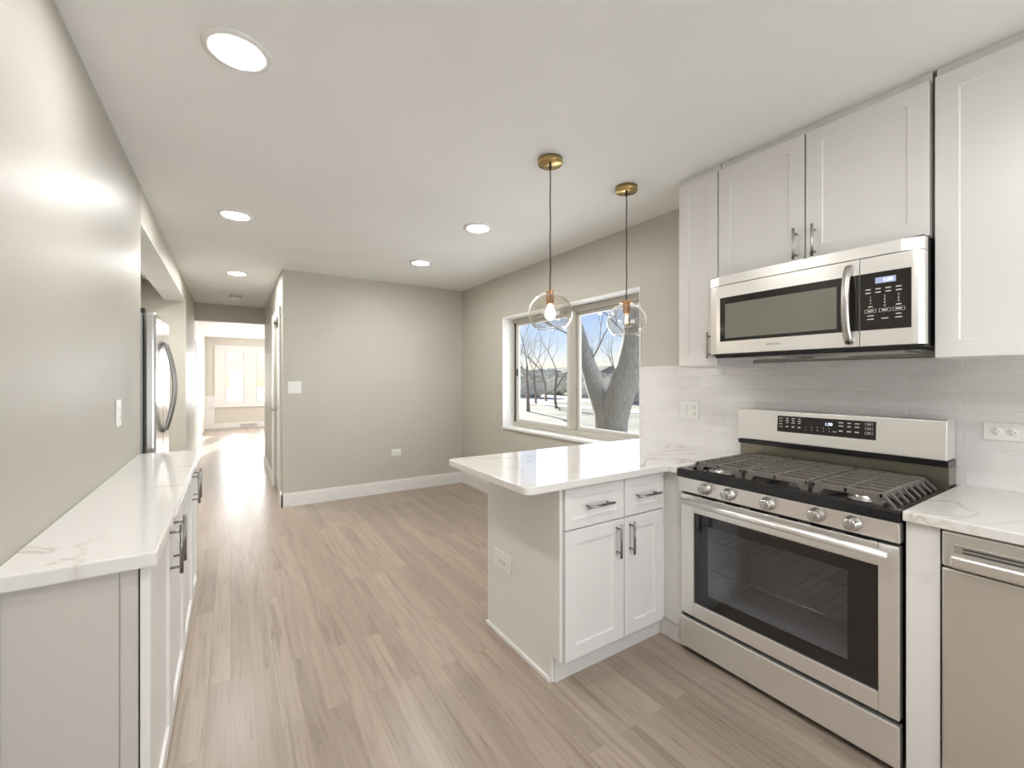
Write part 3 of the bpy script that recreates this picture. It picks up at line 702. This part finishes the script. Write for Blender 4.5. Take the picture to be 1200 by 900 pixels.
plate(TY(YD-.0005), .500, .630, 1.187, 1.312, 'white double light switch on the grey far wall', 'ss', name='light_switch')
plate(TY(YD-.0005), 1.598, 1.714, .425, .505, 'white outlet low on the grey far wall', 'h')
plate(TX(1.1795), 1.826, 1.993, .352, .442, 'white outlet plate on the peninsula end panel', 'h')
plate(TXP(XL+.0005), 2.70, 2.79, 1.11, 1.235, 'white outlet on the left wall above the long counter', 'o')
plate(TXP(XL+.0005), 7.0, 7.09, 1.13, 1.25, 'small switch on the hallway pier past the refrigerator', 's', name='light_switch')

# ------------------------------------------------------------------ ceiling lights
def downlight(x, y, r, label, m='emit', group='round recessed ceiling lights'):
    t = thing('recessed_light', (x, y, ZC), label, 'ceiling light', group)
    MB().lathe([(r+.028, 0), (r+.026, -.007), (r+.004, -.009), (r, -.002)], (x, y, ZC), 'Z', 40).build('trim_ring', M['trim'], t)
    MB().lathe([(0, -.003), (r*.6, -.0035), (r, -.003), (r+.001, -.0005), (0, -.0005)], (x, y, ZC), 'Z', 40).build('diffuser', M[m], t)
    return t
downlight(.02, 1.80, .078, 'large round recessed light at the top left, nearest over the aisle')
downlight(.028, 3.60, .078, 'recessed light over the aisle above the left counter end')
downlight(.055, 5.55, .075, 'recessed light at the hallway mouth, before the smoke detector', 'emithall')
downlight(1.571, 2.908, .078, 'recessed light over the dining area, right one of the pair')
downlight(1.569, 4.083, .078, 'recessed light closest to the grey far wall')
downlight(.48, 11.7, .09, 'recessed light in the living room seen beyond the hall header', 'emitfar')
downlight(.80, .34, .088, 'added fill light, out of view, in the middle of the kitchen before the range')  # added above the frame to brighten the floor and range
downlight(.05, -.6, .078, 'added fill light behind the camera by the left wall')  # unseen lamp, added to throw light on the tile
downlight(-.80, 4.75, .075, 'added fill light in the passage behind the refrigerator alcove', 'emithall')  # no known fixture here; added to lift the hall ceiling
downlight(1.35, -.9, .078, 'added fill light behind the camera in the middle of the kitchen')  # unseen, added to light the kitchen from behind
sd = thing('smoke_detector', (.055, 7.0, ZC), 'white round smoke detector on the hallway ceiling before the header', 'smoke detector')
MB().lathe([(0, -.058), (.055, -.056), (.064, -.046), (.07, -.014), (.07, 0)], (.055, 7.0, ZC), 'Z', 32).build('housing', M['plastic'], sd)
MB().lathe([(.065, -.046), (.073, -.04), (.072, -.015), (.0705, -.012)], (.055, 7.0, ZC), 'Z', 24).build('vent_ring', M['endp'], sd)
# floor register
rgx = MB(); rgx.box(.22, .62, YF-.03, YF-.017, .03, .11)
for i in range(14): rgx.box(.235+i*.027, .25+i*.027, YF-.033, YF-.03, .04, .10)
tag(rgx.build('wall_register', M['endp']), 'slatted heating register low on the far living room wall', 'vent')

# ------------------------------------------------------------------ pendants
def pendant(x, y, label, lit):
    t = thing('pendant_light', (x, y, ZC), label, 'pendant lamp', 'clear glass globe pendants over the peninsula')
    MB().lathe([(0, -.028), (.062, -.028), (.064, -.025), (.064, -.0005), (0, -.0005)], (x, y, ZC), 'Z', 40).build('canopy', M['brass'], t)
    MB().lathe([(0, -.058), (.005, -.056), (.008, -.044), (.0065, -.028)], (x, y, ZC), 'Z', 16).build('cord_grip', M['cord'], t)
    zc = 1.678; R_, Hh = .116, .108
    ztop = zc+Hh*math.cos(.16)
    MB().tube([(x+.0012*math.sin(i*1.3), y, ZC-.05+(ztop-.0+.012-ZC+.05)*i/14) for i in range(15)], .0033, 8).build('cord', M['cord'], t)
    g_ = MB(); pr = []
    for i in range(23):
        a = .16+(math.radians(140)-.16)*i/22; pr.append((R_*math.sin(a), Hh*math.cos(a)))
    g_.lathe(pr, (x, y, zc), 'Z', 56)
    gl = g_.build('glass_globe', M['globe'], t)
    md = gl.modifiers.new('thick', 'SOLIDIFY'); md.thickness = .003
    MB().tube([(x+R_*math.sin(math.radians(140))*math.cos(k*math.pi/24), y+R_*math.sin(math.radians(140))*math.sin(k*math.pi/24), zc+Hh*math.cos(math.radians(140))) for k in range(49)], .0014, 6).build('rim', M['globe'], gl)
    s_ = MB(); s_.lathe([(0, .004), (.044 if not lit else .024, .004), (.044 if not lit else .024, .001), (.021, -.002), (.021, -.066), (.018, -.068), (0, -.068)], (x, y, ztop+.006), 'Z', 28)
    so_ = s_.build('socket', M['copper'], t)
    zb = ztop-.062
    MB().lathe([(.011, 0), (.013, -.012), (.024, -.032), (.0285, -.05), (.024, -.068), (.012, -.078), (0, -.080)], (x, y, zb), 'Z', 28).build('bulb', M['bulb'] if lit else M['globe'], t)
    if not lit:
        f_ = MB()
        for k in range(4):
            a = k*math.pi/2; f_.tube([(x+.006*math.cos(a), y+.006*math.sin(a), zb-.01), (x+.009*math.cos(a), y+.009*math.sin(a), zb-.055)], .0009, 6)
        f_.build('filament', M['filament'], t)
    return t
pendant(1.401, 1.800, 'left globe pendant with brightly lit bulb over peninsula', True)
pendant(1.985, 1.812, 'right globe pendant nearer the wall, in front of the tree view', False)

# ------------------------------------------------------------------ outdoors
GZ = -.45
struct('ground', MB().box(4.7, 160, -60, 140, GZ-.2, GZ), M['lawn'])
struct('ground_front', MB().box(-60, 4.7, YF+.3, 140, GZ-.2, GZ), M['lawn'])
struct('ground_rear', MB().box(-60, 4.7, -80, YB-.3, GZ-.2, GZ), M['lawn'])
struct('trim_sidewalk', MB().box(18, 19.8, -60, 140, GZ, GZ+.03), M['snow'])
struct('trim_street', MB().box(24, 31, -60, 140, GZ, GZ+.02), M['snow'])
struct('trim_driveway', MB().box(-40, 60, 26, 33, GZ, GZ+.025), M['snow'])
# unseen roof over the living room, shaped to keep sun off the kitchen window
struct('roof_sun_block', MB().prism([(-3.2, 2.65), (5.2, 2.65), (1, 4.6)], 5.4, YF+.9, T=lambda u, v, w: (u, w, v)), M['roof'])
struct('roof_2', MB().box(-3.2, 3.0, YB-.7, 5.4, 2.65, 2.8), M['roof'])
def at(px, py, x):
    u = (px-600)/FPX; v = -(py-445)/FPX
    d = Vector((math.sin(YAW)+u*math.cos(YAW), math.cos(YAW)-u*math.sin(YAW), v)); return Vector((0, 0, HC))+d*(x/d.x)
def grow(mb, p, d, L, r, depth, rng, spread=.55):
    n = 4; pts = [p]; rs = [r]; q = p.copy(); dd = d.normalized()
    for i in range(n):
        dd = (dd+Vector((rng.uniform(-1, 1), rng.uniform(-1, 1), rng.uniform(-.5, .8)))*.13).normalized()
        q = q+dd*L/n; pts.append(q.copy()); rs.append(r*(1-.42*(i+1)/n))
    mb.tube(pts, rs, 8 if r > .04 else 5)
    if depth == 0: return
    for k in range(rng.choice((2, 3, 3))):
        ax = Vector((rng.uniform(-1, 1), rng.uniform(-1, 1), rng.uniform(-.2, .7))).normalized()
        nd = (dd+ax*spread*1.3).normalized(); j = rng.choice((2, 3, 4))
        grow(mb, pts[j].copy(), nd, L*rng.uniform(.6, .8), rs[j]*.62, depth-1, rng, spread)
bt = thing('forked_tree', at(716, 500, 6.2).xy.to_3d()+Vector((0, 0, GZ)), 'big grey tree with forked trunk close outside the window', 'tree')
tm = MB()
c0 = at(717, 503, 6.2)
limbR = [(c0.x, c0.y, GZ-.05)]+[tuple(at(*q, 6.2)) for q in ((716, 505), (719, 488), (727, 462), (737, 432), (744, 400), (748, 365), (752, 320), (757, 250), (764, 160))]
tm.tube(limbR, [.36, .31, .285, .26, .24, .225, .21, .19, .15, .10], 18)
limbL = [tuple(at(*q, 6.15)) for q in ((716, 505), (711, 484), (700, 458), (690, 430), (683, 403), (677, 378), (670, 345), (660, 290), (650, 220))]
tm.tube(limbL, [.29, .25, .20, .165, .125, .085, .05, .035, .02], 16)
tm.build('trunk', M['bark'], bt)
rng = random.Random(5); br_ = MB()
for (px_, py_, dx, dy) in ((677, 380, -.3, .9), (690, 425, .2, -.5), (744, 400, -.6, .6), (683, 400, -.8, .9), (748, 365, -.5, .6), (670, 345, .3, -.6)):
    grow(br_, at(px_, py_, 6.2), Vector((dx*.3, dy, .55)), 1.0, .018, 4, rng)
br_.build('branches', M['twig'], bt)
def bare_tree(x, y, h, seed, label, depth=6):
    t = thing('bare_tree', (x, y, GZ), label, 'tree', 'bare trees beyond the lawn'); rng = random.Random(seed); b = MB()
    grow(b, Vector((x, y, GZ)), Vector((0, 0, 1)), h*.30, h*.013, depth, rng, .6); b.build('branches', M['twig'], t); return t
p1 = at(619, 440, 14); bare_tree(p1.x, p1.y, 8.5, 11, 'bare thin-branched tree seen through the left window sash')
p2 = at(640, 440, 22); bare_tree(p2.x, p2.y, 9, 3, 'distant bare tree behind the left sash, nearer the mullion')
p5 = at(652, 440, 17); bare_tree(p5.x, p5.y, 7.5, 8, 'slender bare tree close to the window mullion', 6)
p6 = at(628, 440, 19); bare_tree(p6.x, p6.y, 8, 17, 'bare tree in the middle of the left sash', 6)
p3 = at(694, 440, 26); bare_tree(p3.x, p3.y, 9, 21, 'distant bare tree glimpsed in the fork of the big trunk', 4)
p4 = at(722, 440, 24); bare_tree(p4.x, p4.y, 8, 29, 'distant bare tree right of the fork', 4)
for (x, y, sd_, lb_) in ((-1.2, 30, 41, 'bare tree outside the left living room window'), (3.5, 27, 42, 'bare tree outside the second living room window')):
    bare_tree(x, y, 9, sd_, lb_, 4)
def hedge(x, y, lx, ly, h, label, seed):
    b = MB(); rng = random.Random(seed); tmp = bmesh.new(); bmesh.ops.create_icosphere(tmp, subdivisions=5, radius=1)
    for v in tmp.verts:
        n = v.co.copy(); k = 1+.09*math.sin(9*n.x+seed)*math.sin(8*n.y)+.07*math.sin(17*n.z+13*n.y)+rng.uniform(-.03, .03)
        s3 = [math.copysign(abs(c)**.6, c)*k for c in n]; v.co = Vector((x+s3[0]*lx/2, y+s3[1]*ly/2, GZ+h/2+s3[2]*h/2))
    b.take(tmp); return tag(b.build('hedge', M['hedge']), label, 'hedge', 'winter hedges across the street')
hq = [at(614, 440, 26), at(646, 440, 33), at(628, 440, 44), at(690, 440, 30), at(738, 440, 26)]
for i, (p, l, w) in enumerate(zip(hq, ('hedge at the far left of the left sash', 'hedge next to the window mullion', 'long hedge far behind in the middle of the left sash', 'hedge beyond the left limb of the big tree', 'hedge right of the big tree'), (6, 5, 14, 5, 4))):
    hedge(p.x, p.y, 2.4, w, 2.3+.25*(i % 2)+(1.2 if i == 2 else 0), l, i)
hs = at(650, 440, 60)
ho = thing('neighbour_house', (hs.x, hs.y, GZ), 'low brick house across the street behind the hedges', 'house')
MB().box(hs.x, hs.x+9, hs.y-12, hs.y+12, GZ, GZ+2.7).build('wall', M['brick'], ho)
MB().prism([(hs.x-.6, GZ+2.7), (hs.x+9.6, GZ+2.7), (hs.x+4.5, GZ+4.6)], hs.y-12.6, hs.y+12.6, T=lambda u, v, w: (u, w, v)).build('roof', M['roof'], ho)
for yy in (-8, -3, 3, 8):
    w2 = MB().box(hs.x-.05, hs.x-.001, hs.y+yy-.9, hs.y+yy+.9, GZ+.9, GZ+2.1).build('window', M['trim'], ho)
    MB().box(hs.x-.07, hs.x-.05, hs.y+yy-.8, hs.y+yy+.8, GZ+1, GZ+2).build('pane', M['blkglass'], w2)
